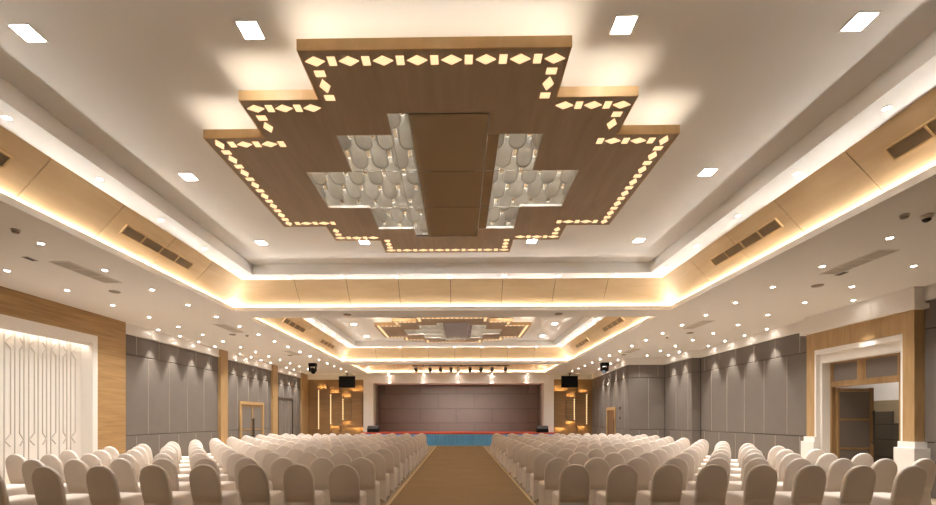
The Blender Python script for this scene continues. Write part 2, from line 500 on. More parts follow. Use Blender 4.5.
    wl.box(-.53, .53, -1.506, -1.5, -.003, .032); wl.box(-.53, .53, 1.57, 1.576, -.003, .032)
    wl.build('recess_trim', M['alu'], t)
    # bronze mirrors in the middle, three sheets
    for a, b in ((-1.49, -.445), (-.435, .505), (.515, 1.56)):
        MB().box(-.30, .525, a, b, -.004, .004).build('mirror_sheet', M['mirror'], t)
    ms = MB(); ms.box(.535, .66, -1.16, 1.25, -.003, .004); ms.build('bronze_strip', M['mirror'], t)
    mt_ = MB(); mt_.box(-.314, -.301, -1.5, 1.57, -.005, .004); mt_.box(.526, .534, -1.5, 1.57, -.005, .004); mt_.box(-.538, -.53, -1.16, 1.25, -.004, .004)
    mt_.build('mirror_trim', M['alu'], t)
    # one plate shaped like a fish scale, tip down and away from the camera
    w, l, th = .094, .46, .006
    def plate():
        m = MB(); nseg = 12
        out = [(-w, 0)] + [(-w*math.cos(PI*i/nseg), l-w*1.1+w*1.1*math.sin(PI*i/nseg)) for i in range(nseg+1)] + [(w, 0)]
        N = len(out)
        vs = [(x, y, .135 - .19*y) for x, y in out]
        vs2 = [(x, y, z+th) for x, y, z in vs]
        m.add(vs+vs2, [tuple(range(N)), tuple(reversed(range(N,2*N)))] + [(i,(i+1)%N,N+(i+1)%N,N+i) for i in range(N)])
        for i in range(0, N-1):
            m.tube(vs[i], vs[i+1], .012, 6)
        return m
    firstp = None
    for r in range(10):
        y = -1.66 + .385*r; ym = y + .25
        off = .1275 if r % 2 else 0
        bw = max([q for p_, s_, q in bands if p_ < y+.44 and s_ > y-.30] or [0])
        for k in range(-8, 9):
            x = off + .255*k
            if abs(x) - w*.6 > bw: continue
            if -.30 < x-w and x+w < .53: continue
            if firstp is None:
                firstp = plate().build('scale_plate', M['scale'], t); o = firstp
            else:
                o = firstp.copy(); COL.objects.link(o)
            o.location = (x, y, 0)
    return t
make_cloud(6.02, 'stepped wooden ceiling panel with lit diamond inlays, large in the near coffer')
make_cloud(15.92, 'stepped wooden ceiling panel with lit diamond inlays, small in the far coffer')

# ------------------------------------------------------------------ vents in the sloping friezes
def vent(x_low, x_top, yc, label):
    """on a side frieze: x_low at its foot, x_top at its head"""
    t = thing('air_vent', label, 'vent', (0,0,0), 0, 'air vents in the wooden friezes')
    zb = ZL+.035
    d = Vector((x_top-x_low, 0, ZW-zb)).normalized()
    c = Vector((x_low + (x_top-x_low)*.60, yc, zb + (ZW-zb)*.60))
    nrm = Vector((-d.z, 0, d.x)); 
    if nrm.x * (x_top-x_low) < 0: nrm = -nrm
    if nrm.z > 0: nrm = -nrm
    t.location = c
    e = Vector((0,1,0))
    L, W = .875, .092
    def bar(m, a0, a1, b0, b1, h0, h1):
        q = [e*a+d*b+nrm*h0 for a,b in ((a0,b0),(a1,b0),(a1,b1),(a0,b1))]
        m.slab(*q, nrm*(h1-h0))
    m = MB(); f = .022
    bar(m, -L, L, -W, -W+f, -.02, .025); bar(m, -L, L, W-f, W, -.02, .025)
    bar(m, -L, -L+f, -W+f, W-f, -.02, .025); bar(m, L-f, L, -W+f, W-f, -.02, .025)
    for k in (1,2,3):
        a = -L + 2*L*k/4; bar(m, a-.012, a+.012, -W+f, W-f, -.02, .025)
    vf = m.build('vent_frame', M['ventframe'], t)
    for k in range(4):
        a0 = -L + 2*L*k/4 + .014; a1 = -L + 2*L*(k+1)/4 - .014
        g = MB(); bar(g, a0, a1, -W+f, W-f, .001, .006)
        for q in range(5):
            b = -W+f + (2*(W-f))*(q+.5)/5; bar(g, a0, a1, b-.004, b+.004, .006, .012)
        g.build('louvre', M['grille'], vf)
    return t
for ci, (x0,x1,y0,y1) in enumerate(holes[:2]):
    nm = ('near','far')[ci]; off = 9.9*ci
    vent(x0-.16, x0+.40, 4.2+off, 'long air vent in the left frieze of the %s coffer, nearer the camera' % nm)
    vent(x0-.16, x0+.40, 7.72+off, 'long air vent in the left frieze of the %s coffer, farther from the camera' % nm)
    vent(x1+.16, x1-.40, 4.2+off, 'long air vent in the right frieze of the %s coffer, nearer the camera' % nm)
    vent(x1+.16, x1-.40, 7.66+off, 'long air vent in the right frieze of the %s coffer, farther from the camera' % nm)

# ------------------------------------------------------------------ low-ceiling fittings
def ceil_grille(x, y, label):
    t = thing('ceiling_grille', label, 'vent', (x,y,ZL), 0, 'flat ceiling grilles')
    m = MB(); w, l, f = .17, .57, .02
    m.box(-w,w,-l,-l+f,-.012,-.0005); m.box(-w,w,l-f,l,-.012,-.0005); m.box(-w,-w+f,-l+f,l-f,-.012,-.0005); m.box(w-f,w,-l+f,l-f,-.012,-.0005)
    for k in (1,2): m.box(-w+f, w-f, -l+2*l*k/3-.008, -l+2*l*k/3+.008, -.012, -.0005)
    m.build('grille_frame', M['white'], t)
    g = MB(); g.box(-w+f, w-f, -l+f, l-f, -.003, -.0005)
    for k in range(9):
        xx = -w+f + (2*w-2*f)*(k+.5)/9; g.box(xx-.006, xx+.006, -l+f, l-f, -.009, -.003)
    g.build('louvre', M['lgrille'], t)
for sd, x in (('left', -6.62), ('right', 6.62)):
    for k, y in enumerate((7.75, 12.6, 17.3)):
        ceil_grille(x, y - (.3 if sd == 'right' else 0), 'flat slatted ceiling grille on the %s, %s from the camera' % (sd, ORD[k+1]))
def ceil_speaker(x, y, label):
    t = thing('ceiling_speaker', label, 'speaker', (x,y,ZL), 0, 'round ceiling speakers')
    m = MB(); n = 20
    rings = []
    for r, z in ((.10,-.0005),(.10,-.012),(.088,-.016)): rings.append([(r*math.cos(2*PI*i/n), r*math.sin(2*PI*i/n), z) for i in range(n)])
    m.loft(rings); rm = m.build('rim', M['greydev'], t)
    m = MB(); m.prism([(.084*math.cos(2*PI*i/n), .084*math.sin(2*PI*i/n)) for i in range(n)], -.020, -.016); m.build('mesh_cover', M['greydev'], rm)
for x, y, lb in ((-7.05, 8.9, 'left, nearest the camera'), (7.0, 8.7, 'right, nearest the camera'), (-7.0, 13.5, 'left, second from the camera'), (7.0, 13.45, 'right, second from the camera'),
                 (-6.95, 18.0, 'left, third from the camera'), (6.7, 18.0, 'right, third from the camera'), (-2.79, 10.95, 'beam between the coffers, left'), (2.47, 10.95, 'beam between the coffers, right')):
    ceil_speaker(x, y, 'round grey ceiling speaker on the ' + lb)
def detector(x, y, label):
    t = thing('smoke_detector', label, 'smoke detector', (x,y,ZL), 0, 'smoke detectors')
    n = 14; m = MB()
    m.loft([[(r*math.cos(2*PI*i/n), r*math.sin(2*PI*i/n), z) for i in range(n)] for r, z in ((.05,-.0005),(.05,-.02),(.042,-.03))])
    bs = m.build('base', M['lgrille'], t)
    m = MB(); m.loft([[(r*math.cos(2*PI*i/n), r*math.sin(2*PI*i/n), z) for i in range(n)] for r, z in ((.04,-.03),(.04,-.045),(.015,-.055))])
    m.build('sensor', M['greydev'], bs)
detector(-6.1, 5.96, 'small round smoke detector on the left ceiling near the camera')
detector(5.68, 5.70, 'small round smoke detector on the right ceiling beside the dome camera')
detector(-6.6, 13.6, 'small dark smoke detector on the left ceiling farther from the camera')
detector(6.62, 14.1, 'small dark smoke detector on the right ceiling farther from the camera')
t = thing('dome_camera', 'small dome security camera on the right ceiling', 'camera', (5.98, 5.72, ZL))
n = 16
m = MB(); m.loft([[(r*math.cos(2*PI*i/n), r*math.sin(2*PI*i/n), z) for i in range(n)] for r, z in ((.062,-.0005),(.062,-.03),(.05,-.05))]); m.build('ceiling_mount', M['lgrille'], t)
m = MB(); m.loft([[(r*math.cos(2*PI*i/n), r*math.sin(2*PI*i/n), z) for i in range(n)] for r, z in ((.045,-.05),(.042,-.07),(.02,-.088))]); m.build('dome', M['dark'], t, smooth=True)
for sx, x, y in (('left', -6.98, 7.05), ('right', 6.86, 8.0)):
    t = thing('vent_slot', 'small dark slot plate in the %s ceiling beside the grille' % sx, 'vent', (x,y,ZL))
    MB().box(-.05,.05,-.09,.09,-.008,-.0005).build('plate', M['greydev'], t); MB().box(-.03,.03,-.07,.07,-.012,-.008).build('slot', M['dark'], t)

# ------------------------------------------------------------------ walls
def panels(mb, seam, fixed, axis, a0, a1, face, nsign, rows, pitch, first_off=0):
    """upholstered panels on a wall. axis 'y': wall at x=fixed running in y; axis 'x': wall at y=fixed running in x.
    face = thickness of the pads, nsign = direction of the room."""
    g = .006
    for ri, (z0, z1) in enumerate(rows):
        off = (first_off + (.5 if ri % 2 == 0 else 0)) * pitch
        cuts = [a0]; p = a0 + off
        while p < a1 - .12:
            if p > a0 + .12: cuts.append(p)
            p += pitch
        cuts.append(a1)
        for u, v in zip(cuts, cuts[1:]):
            lo, hi = u+g, v-g; zz0, zz1 = z0+g*1.3, z1-g*1.3
            b = .012
            # padded panel: bevelled box
            def pt(s, z, d):
                return (fixed + nsign*d, s, z) if axis == 'y' else (s, fixed + nsign*d, z)
            r0 = [pt(lo,zz0,0),pt(hi,zz0,0),pt(hi,zz1,0),pt(lo,zz1,0)]
            r1 = [pt(lo,zz0,face-.008),pt(hi,zz0,face-.008),pt(hi,zz1,face-.008),pt(lo,zz1,face-.008)]
            r2 = [pt(lo+b,zz0+b,face),pt(hi-b,zz0+b,face),pt(hi-b,zz1-b,face),pt(lo+b,zz1-b,face)]
            mb.loft([r0,r1,r2], cap0=False)
        for cpos in cuts[1:-1]:
            d0, d1 = face-.012, face+.003
            w = .009
            if axis == 'y': seam.box(fixed+nsign*d0, fixed+nsign*d1, cpos-w, cpos+w, z0+.02, z1-.02)
            else: seam.box(cpos-w, cpos+w, fixed+nsign*d0, fixed+nsign*d1, z0+.02, z1-.02)
ROWS = [(0.0, 1.08), (1.08, 3.305), (3.305, ZG)]

# left wall
w = MB(); w.box(-9.6, -9.35, Y0-.2, YB+.2, 0, ZL)
w.box(-9.36, -9.09, 11.75, YB, 0, ZL)
wl = w.build('wall_left', M['greygap'], kind='structure')
pm = MB(); sm = MB()
for a0, a1 in ((11.75, 16.40), (16.91, 21.06), (21.62, 24.96)):
    panels(pm, sm, -9.09, 'y', a0, a1, .04, 1, ROWS, .93)
pm.build('fabric_panels', M['grey'], wl); sm.build('panel_edge_highlights', M['greyseam'], wl)
# wooden part with the niche opening (y 4.6 to 10.80, z up to 3.6)
NY0, NY1, NZ = 4.6, 10.80, 3.6
w = MB()
def plank(y0, y1, z0, z1):
    w.box(-9.35, XL, y0+.003, y1-.003, z0, z1)
for y0, y1 in ((Y0, .9), (.9, NY0)): plank(y0, y1, 0, ZL)
plank(NY1, 11.75, 0, ZL)
for y0, y1 in ((NY0, 8.72), (8.72, NY1)): plank(y0, y1, NZ, ZL)
w.build('wall_left_wood', M['oak'], kind='structure')
MB().box(-9.355, XL-.006, Y0, 11.745, NZ+.2, ZL-.001).build('wall_left_backing', M['seam'], kind='structure')
# wooden columns on the left wall
for k, (a, b) in enumerate(((16.40, 16.91), (21.06, 21.62), (24.96, YB))):
    MB().box(-9.09, -8.95, a, b, 0, ZL).build('wall_left_pier', M['oakv'], kind='structure')
# white cornice band left
w = MB()
for a, b in ((11.75, 16.40), (16.91, 21.06), (21.62, 24.96)):
    w.box(-9.09, -9.02, a+.001, b-.001, ZG, ZL); w.box(-9.02, -8.985, a+.001, b-.001, ZG+.02, ZG+.055)
w.build('trim_4', M['white'], kind='structure')

# the white niche
t = thing('wall_niche', 'white lit wall niche with carved chevron lines in the left wooden wall', 'wall niche', (XL, (NY0+NY1)/2, 0))
def loc(mb):
    oy = (NY0+NY1)/2
    mb.v = [(x-XL, y-oy, z) for x,y,z in mb.v]; return mb
m = MB()
m.box(-9.33, XL+.02, NY1-.15, NY1-.001, 0, NZ-.001); m.box(-9.33, XL+.02, NY0+.001, NY0+.15, 0, NZ-.001)
m.box(-9.1, XL+.02, NY0+.15, NY1-.15, NZ-.20, NZ-.001); m.box(-9.08, XL-.01, NY0+.15, NY1-.15, NZ-.27, NZ-.20)
m.box(-9.33, -9.1, NY0+.15, NY1-.15, NZ-.03, NZ-.001)
loc(m).build('frame', M['white'], t)
m = MB()
xb = -9.26
m.box(-9.33, xb, NY0+.15, NY1-.15, 0, NZ-.03)
loc(m).build('carved_panel', M['white'], t)
m = MB()
oy = 8.71; per = .51; ri = .008; pr = .018
def vline(y, z0, z1): m.box(xb, xb+pr, y-ri, y+ri, z0, z1)
def sline(y0, z0, y1, z1):
    d = Vector((0, y1-y0, z1-z0)).normalized(); nn = Vector((0, -d.z, d.y))*ri
    a = Vector((xb, y0, z0)); b = Vector((xb, y1, z1))
    m.slab(a-nn, b-nn, b+nn, a+nn, (pr,0,0))
for q in range(-8, 4):
    b0 = oy + per*q
    for s in (0, .2, .617):
        y = b0+per*s
        if NY0+.3 < y < NY1-.25: vline(y, .05, NZ-.05)
    for s, ap in ((.446, .215), (.817, .99)):
        y = b0+per*s; ya = b0+per*ap
        if not (NY0+.3 < y < NY1-.25 and NY0+.3 < ya < NY1-.25): continue
        for zc, up in ((3.12, 1), (1.1, -1)):
            sline(y, zc+.13, ya, zc); sline(ya, zc, y, zc-.13)
        vline(y, 1.23, 2.99)
loc(m).build('carved_shade_lines', M['line'], t)  # ridges in a darker grey, their shading painted on
m = MB(); m.box(-9.20, -9.13, NY0+.2, NY1-.2, NZ-.06, NZ-.045); loc(m).build('light_strip', M['niche'], t)

# far wall
w = MB(); w.box(-9.6, -5.1, YB, YB+.2, 0, ZL); w.box(5.0, 9.6, YB, YB+.2, 0, ZL)
wb = w.build('wall_back', M['oakdark'], kind='structure')
w = MB(); w.box(-9.0, -5.6, YB-.10, YB, ZG, ZL); w.box(-9.0, -5.6, YB-.14, YB-.10, ZG+.03, ZG+.07)
w.box(5.52, 7.78, YB-.10, YB, ZG, ZL); w.box(5.52, 7.78, YB-.14, YB-.10, ZG+.03, ZG+.07)
w.build('trim_5', M['white'], kind='structure')
# stage portal
w = MB(); PY = 25.7; PT = EYE+2.06
w.box(-5.60, -5.02, PY, YB+1.0, 0, ZL); w.box(4.93, 5.52, PY, YB+1.0, 0, ZL); w.box(-5.02, 4.93, PY, YB+1.0, PT, ZL)
w.build('wall_stage_portal', M['white'], kind='structure')
w = MB(); w.box(-5.4, 5.3, 27.0, 27.2, 0, ZL)
ws = w.build('wall_stage', M['greygap'], kind='structure')
pm = MB(); sm = MB()
panels(pm, sm, 27.0, 'x', -5.02, 4.93, .05, -1, [(.7,1.275),(1.275,2.143),(2.143,3.066),(3.066,3.75)], 2.2, .2)
pm.build('fabric_panels', M['screen'], ws)
w = MB(); w.box(-5.02, -4.95, 26.2, 26.95, .76, PT); w.box(4.86, 4.93, 26.2, 26.95, .76, PT); w.build('trim_6', M['alu'], kind='structure')

# lit stepped wall features left and right of the stage
def step_feature(sgn, label, n_slots):
    """built for the left, mirrored for the right"""
    t = thing('wall_feature', label, 'wall panel', (0,0,0), 0, 'stepped wall features beside the stage')
    K = 25.9/440
    def X(u): 
        x = (u-459)*K
        if sgn > 0: x = -x - .1
        return x
    def Z(y): return EYE + (418.5-y)*K
    plates = [(317.4, 330.2, 388.2, 440), (330.2, 342.2, 392.5, 426), (342.2, 351, 397, 421.3), (351, 362.6, 391, 427.6)]
    for k, (u0, u1, y0, y1) in enumerate(plates):
        z0, z1 = max(.05, Z(y1)), Z(y0)
        if k == 0: z0 = .2
        m = MB(); a, b = sorted((X(u0), X(u1)))
        m.box(a+.02, b-.02, YB-.145, YB-.001, z0+.06, z1-.06); m.box(a+.02, b-.02, YB-.16, YB-.145, z0, z1)
        if n_slots == 3 or k > 0: m.build('raised_plate', M['oakdark'], t)
    glows = [(318, 326, 388.2, 1), (330.8, 338.8, 392.5, 1), (342.5, 351, 397, 1), (351.5, 362.4, 391, 1), (330.8, 338.8, 426, -1), (342.5, 351, 421.3, -1), (351.5, 362.4, 427.6, -1), (318, 326, 431, 1)]
    g = MB()
    for u0, u1, y, d in glows:
        if n_slots == 2 and u0 < 320: continue
        a, b = sorted((X(u0), X(u1))); z = Z(y)
        g.box(a+.03, b-.03, YB-.135, YB-.105, z - d*.055, z - d*.045)
        # a short wooden return that stops the glow, as in the photo
    g.build('light_strip', M['warm'], t)
    for u1, y, d in ((326.3, 388.2, 1), (339.1, 392.5, 1), (351.0, 397, 1), (339.1, 426, -1), (351.0, 421.3, -1)):
        if n_slots == 2 and u1 < 330: continue
        x = X(u1); z = Z(y)
        a, b = sorted((z+d*.001, z+d*.34)); MB().box(x-.02, x+.02, YB-.16, YB-.001, a, b).build('return', M['oakdark'], t)
    for (u, y0, y1) in ((318.3, 389.8, 429.3), (330.5, 394, 424.4), (342.8, 398.6, 420)):
        if n_slots == 2 and u < 325: continue
        m = MB(); x = X(u); z0, z1 = Z(y1), Z(y0); n = int((z1-z0)/.115)
        for q in range(n):
            z = z0 + (z1-z0)*(q+.5)/n; m.box(x-.027, x+.027, YB-.172, YB-.16, z-.03, z+.03)
        m.build('lit_slot', M['dots'], t)
step_feature(-1, 'stepped wooden wall feature with three lit slots left of the stage', 3)
step_feature(1, 'stepped wooden wall feature with two lit slots right of the stage', 2)

# right wall: three planes stepping out towards the camera, with an opening for the door portal
PN0, PN1 = 8.82, 11.51          # portal in y
XP = 8.98
DN0, DN1 = 9.38, 11.20          # door opening in y
w = MB()
w.box(XC+.04, XC+.2, Y0-.2, PN0+.1, 0, ZL); w.box(XC+.04, XC+.2, PN1-.1, YC, 0, ZL)
w.box(XBW+.04, XC+.2, YC+.04, YA, 0, ZL); 
w.box(XC+.04, XC+.2, PN0+.1, PN1-.1, 2.95, ZL)
wr = w.build('wall_right', M['greygap'], kind='structure')
pm = MB(); sm = MB()
panels(pm, sm, XC+.04, 'y', Y0, PN0, .04, -1, ROWS, .92, .3)
panels(pm, sm, XC+.04, 'y', PN1, YC, .04, -1, ROWS, .92, .02)
panels(pm, sm, XBW+.04, 'y', YC, YA, .04, -1, ROWS, .92, .3)
panels(pm, sm, YC+.04, 'x', XBW, XC, .04, -1, ROWS, .92, .9)
panels(pm, sm, YA+.04, 'x', XA, XBW, .04, -1, ROWS, .8, .1)
pm.build('fabric_panels', M['grey'], wr); sm.build('panel_edge_highlights', M['greyseam'], wr)
SL = .0774
def sh(mb):
    mb.v = [(x + max(0, y-YA)*SL, y, z) for x, y, z in mb.v]; return mb
def xa(y): return XA + (y-YA)*SL
w = MB(); w.box(XA+.04, XC, YA+.04, YB+.2, 0, ZL); sh(w).build('wall_right_far', M['greygap'], kind='structure')
wf = bpy.data.objects['wall_right_far']
pm = MB(); sm = MB(); panels(pm, sm, XA+.04, 'y', YA, YB, .04, -1, ROWS, .92, .5)
sh(pm).build('fabric_panels', M['grey'], wf); sh(sm).build('panel_edge_highlights', M['greyseam'], wf)
w = MB(); w.box(XA-.03, XA+.04, YA+.04, YB-.15, ZG, ZL); sh(w).build('trim_10', M['white'], kind='structure')
w = MB()
def corn(x0, x1, y0, y1): w.box(x0, x1, y0, y1, ZG, ZL)
w.box(XC-.03, XC+.04, Y0, PN0-.001, ZG, ZL); w.box(XC-.03, XC+.04, PN1+.001, YC, ZG, ZL)
w.box(XBW-.03, XC-.03, YC-.03, YC+.04, ZG, ZL); w.box(XBW-.03, XBW+.04, YC+.04, YA-.03, ZG, ZL)
w.box(XA-.03, XBW+.04, YA-.03, YA+.04, ZG, ZL)
w.build('trim_7', M['white'], kind='structure')

# door portal: wooden piers, head, crown, white frame, plinths
w = MB(); HB = 3.27
w.box(XP, XC+.2, PN0, 9.05, .0, 3.70); w.box(XP, XC+.2, 11.27, PN1, 0, 3.70); w.box(XP, XC+.2, 9.05, 11.27, HB, 3.70)
w.build('trim_8', M['oakv'], kind='structure')
w = MB()
w.box(XP-.02, XC+.04, PN0-.02, PN1+.02, 3.82, ZL-.001)
w.box(XP-.10, XC+.04, PN0-.10, PN1+.10, 3.70, 3.80); w.box(XP-.05, XC+.04, PN0-.05, PN1+.05, 3.80, 3.83)
# white stepped frame inside the wood
XT = 9.30
w.box(XP+.01, XT, 11.22, 11.269, 0, HB-.001); w.box(XP+.12, XT, 11.17, 11.22, 0, HB-.12)
w.box(XP+.01, XT, 9.051, 9.10, 0, HB-.001); w.box(XP+.12, XT, 9.10, 9.16, 0, HB-.12)
w.box(XP+.01, XT, 9.10, 11.22, HB-.12, HB-.001); w.box(XP+.12, XT, 9.16, 11.17, HB-.33, HB-.12)
w.box(XT-.02, XT+.12, 9.10, 9.38, 0, HB-.12)
# plinths
for y0, y1 in ((PN0, 9.07), (11.26, PN1)):
    w.box(XP-.05, XP-.0005, y0-.06, y1+.03, .97, 1.09); w.box(XP-.12, XP-.0005, y0-.12, y1+.04, 0, .97)
    w.box(XP-.0005, XC+.0, y0-.12, y0-.001, 0, .97) if y0 == PN0 else w.box(XP-.0005, XC, y1+.001, y1+.10, 0, .97)
    w.box(XP-.0005, XC+.0, y0-.06, y0-.001, .97, 1.09) if y0 == PN0 else w.box(XP-.0005, XC, y1+.001, y1+.05, .97, 1.09)
w.build('trim_9', M['white'], kind='structure')
# double door with transom, one leaf swung out into the corridor
d = bpy.data.objects.new('door_1', None); COL.objects.link(d); d['kind'] = 'structure'
m = MB(); f = .07; zt = 2.33; zT = 2.99
m.box(XT, XT+.10, DN1-f, DN1, 0, zT+.04); m.box(XT, XT+.10, DN0, DN0+f, 0, zT+.04); m.box(XT, XT+.10, DN0+f, DN1-f, zt, zt+.10); m.box(XT, XT+.10, DN0+f, DN1-f, zT-.05, zT+.04)
m.box(XT, XT+.10, 10.26, 10.40, zt+.10, zT-.05)
m.build('door_frame', M['doorwood'], d)
for a, b in ((DN0+f+.04, 10.22), (10.44, DN1-f-.04)):
    q = MB(); q.box(XT+.02, XT+.06, a, b, zt+.14, zT-.09); q.build('transom_pane', M['grey'], d)
q = MB()
for a, b in ((DN0+f, 10.26), (10.40, DN1-f)):
    q.box(XT+.01, XT+.05, a, a+.04, zt+.10, zT-.05); q.box(XT+.01, XT+.05, b-.04, b, zt+.10, zT-.05)
    q.box(XT+.01, XT+.05, a+.04, b-.04, zt+.10, zt+.14); q.box(XT+.01, XT+.05, a+.04, b-.04, zT-.09, zT-.05)
q.build('transom_frame', M['doorwood'], d)
def leaf(ya, yb, x0, x1):
    m = MB(); z1 = zt-.02; s = .09
    m.box(x0, x0+s*.6, ya, yb, .01, z1); m.box(x1-s, x1, ya, yb, .01, z1)
    for z in (.01, .78, 1.50, z1-.09):
        h = .05 if z in (.78, 1.5) else .08
        m.box(x0+s*.6, x1-s, ya, yb, z, z+h)
    lf = m.build('door_leaf', M['doorwood'], d)
    m = MB()
    for a, b in ((.09,.78),(.83,1.5),(1.55,z1-.09)): m.box(x0+s*.6, x1-s, ya+.01, yb-.01, a+.004, b-.004)
    m.build('leaf_panel', M['grey'], lf)
    m = MB(); m.tube((x1-.045, ya-.05, .9), (x1-.045, ya-.05, 1.75), .018, 8); m.box(x1-.055, x1-.035, ya-.05, ya, .95, .98); m.box(x1-.055, x1-.035, ya-.05, ya, 1.67, 1.7)
    m.build('pull_handle', M['dark'], lf)
leaf(11.09, 11.14, XT+.11, XT+1.0)
leaf(9.40, 9.45, XT+.11, XT+1.0)
# corridor behind the door
w = MB(); w.box(12.6, 12.8, 6.5, 16.2, 0, ZL); w.box(XC+.2, 12.6, 16.0, 16.2, 0, ZL); w.box(XC+.2, 12.6, 6.5, 6.7, 0, ZL)
w.build('wall_corridor', M['white'], kind='structure')
MB().box(12.5, 12.599, 6.7, 16.0, 0, 2.08).build('wall_corridor_dado', M['beige'], kind='structure')
t = thing('folding_screen', 'dark stepped panel screen standing in the corridor beyond the open door', 'screen', (12.2, 12.54, 0))
MB().box(-.03,.03,.02,1.6,0,1.75).build('panel', M['darkpanel'], t); MB().box(-.03,.03,-1.6,.01,0,1.42).build('panel', M['darkpanel'], t)
q = MB()
for z in (.45,.95,1.38): q.box(-.034,-.03,-1.6,1.6,z,z+.012)
q.build('seam', M['black'], t)
t = thing('corridor_fill_light', 'added unseen fill light in the corridor beyond the open door', 'ceiling light', (10.9, 11.8, ZL))  # unseen lamp, added to brighten the corridor
m = MB(); ring_disc(m, .1, .13, -.008, -.0005); m.build('trim_ring', M['white'], t)
m = MB(); m.prism([(.1*math.cos(2*PI*i/14), .1*math.sin(2*PI*i/14)) for i in range(14)], -.005, -.001); m.build('lens', emit('corridor_fill_lens', (255,246,236), 480), t)

# doors in the left wall and the small door at the right
d = bpy.data.objects.new('door_2', None); COL.objects.link(d); d['kind'] = 'structure'
m = MB(); xf = -9.04; a0, a1, zt2 = 17.96, 20.16, 2.27
m.box(xf, xf+.05, a0, a0+.13, 0, zt2); m.box(xf, xf+.05, a1-.13, a1, 0, zt2); m.box(xf, xf+.05, a0+.13, a1-.13, zt2-.13, zt2)
m.build('door_frame', M['oakv'], d)
for b0, b1 in ((a0+.14, 19.055), (19.065, a1-.14)):
    q = MB(); q.box(xf, xf+.03, b0, b0+.06, .01, zt2-.14); q.box(xf, xf+.03, b1-.06, b1, .01, zt2-.14)
    for z in (.01, 1.05, zt2-.21): q.box(xf, xf+.03, b0+.06, b1-.06, z, z+.06)
    lf = q.build('door_leaf', M['doorwood'], d)
    q = MB(); q.box(xf, xf+.018, b0+.06, b1-.06, .07, 1.05); q.box(xf, xf+.018, b0+.06, b1-.06, 1.11, zt2-.21); q.build('leaf_panel', M['grey'], lf)
    yh = 19.01 if b0 < 19 else 19.11
    q = MB(); q.tube((xf+.08, yh, .75), (xf+.08, yh, 1.55), .02, 8); q.box(xf+.03, xf+.08, yh-.01, yh+.01, .8, .83); q.box(xf+.03, xf+.08, yh-.01, yh+.01, 1.47, 1.5)
    q.build('pull_handle', M['dark'], lf)
d = bpy.data.objects.new('door_3', None); COL.objects.link(d); d['kind'] = 'structure'
a0, a1, zt3 = 21.72, 23.72, 2.63
m = MB(); m.box(xf, xf+.06, a0, a0+.07, 0, zt3); m.box(xf, xf+.06, a1-.07, a1, 0, zt3); m.box(xf, xf+.06, a0+.07, a1-.07, zt3-.08, zt3); m.build('door_frame', M['seam'], d)
for k in range(4):
    b0 = a0+.07 + (a1-a0-.14)*k/4; b1 = a0+.07 + (a1-a0-.14)*(k+1)/4
    q = MB(); q.box(xf, xf+.02, b0+.012, b1-.012, .01, zt3-.08); q.build('fold_leaf', M['grey'], d)
    q = MB(); q.box(xf, xf+.03, b0, b0+.012, .01, zt3-.08); q.build('leaf_edge', M['greyseam'], d)
d = bpy.data.objects.new('door_4', None); COL.objects.link(d); d['kind'] = 'structure'
a0, a1, zt4 = 20.86, 22.46, 2.1; xf = XA-.002
m = MB(); m.box(xf-.05, xf, a0, a0+.16, 0, zt4); m.box(xf-.05, xf, a1-.16, a1, 0, zt4); m.box(xf-.05, xf, a0+.16, a1-.16, zt4-.14, zt4); sh(m).build('door_frame', M['oakv'], d)
q = MB(); q.box(xf-.02, xf, a0+.17, a1-.17, .01, zt4-.15); lf = sh(q).build('door_leaf', plain('brown_door', (112,82,56), .5), d)
q = MB(); q.tube((xf-.06, 21.0, .9), (xf-.06, 21.0, 1.5), .018, 8); q.box(xf-.06, xf-.02, 20.99, 21.01, .95, .98); q.box(xf-.06, xf-.02, 20.99, 21.01, 1.42, 1.45); sh(q).build('pull_handle', M['dark'], lf)
# little wall devices at the right
t = thing('wall_switch', 'small dark control box on the right grey wall beside the brown door, upper', 'switch', (xa(20.2), 20.2, 2.02)); MB().box(-.03,-.001,-.06,.06,-.06,.06).build('plate', M['dark'], t); MB().box(-.036,-.03,-.03,.03,-.03,.03).build('button', M['black'], t)
t = thing('wall_switch', 'small dark control box on the right grey wall beside the brown door, lower', 'switch', (xa(20.2), 20.2, 1.57)); MB().box(-.03,-.001,-.05,.05,-.05,.05).build('plate', M['dark'], t); MB().box(-.036,-.03,-.025,.025,-.025,.025).build('button', M['black'], t)
t = thing('wall_sensor', 'small white sensor high on the right grey wall above the brown door', 'sensor', (xa(21.9), 21.9, 3.25))
MB().box(-.10,-.001,-.09,.09,-.07,.07).build('housing', M['white'], t); m = MB(); m.tube((-.10,0,-.02),(-.14,0,-.05),.05,10); m.build('lens', M['lgrille'], t)
# wall behind the camera
MB().box(-9.6, 9.6, Y0-.2, Y0, 0, ZL).build('wall_front', M['grey'], kind='structure')

# ------------------------------------------------------------------ stage
SZ = EYE - .80
st = thing('stage', 'low stage with red carpet top and pleated blue satin skirt', 'stage', (0, 25.9, 0))
m = MB(); m.box(-5.58, 5.5, -.90, -.21, .02, SZ); m.box(-4.94, 4.85, -.21, 1.04, .02, SZ); m.build('platform', M['red'], st)
m = MB(); m.box(-5.58, 5.5, -.925, -.90, SZ-.10, SZ+.004); m.build('edge_band', M['red'], st)
m = MB(); n = 520; y0 = -.93
pts = []
for i in range(n+1):
    x = -5.56 + 11.04*i/n
    y = y0 + .016*math.sin(i*.9) + .006*math.sin(i*2.3+1)
    pts.append((x, y))
vs = [(x, y, .004) for x, y in pts] + [(x, y*.4 + y0*.6 + .002, SZ-.09) for x, y in pts]
m.add(vs, [(i, i+1, n+1+i+1, n+1+i) for i in range(n)])
sk = m.build('skirt', M['blue'], st, smooth=True)
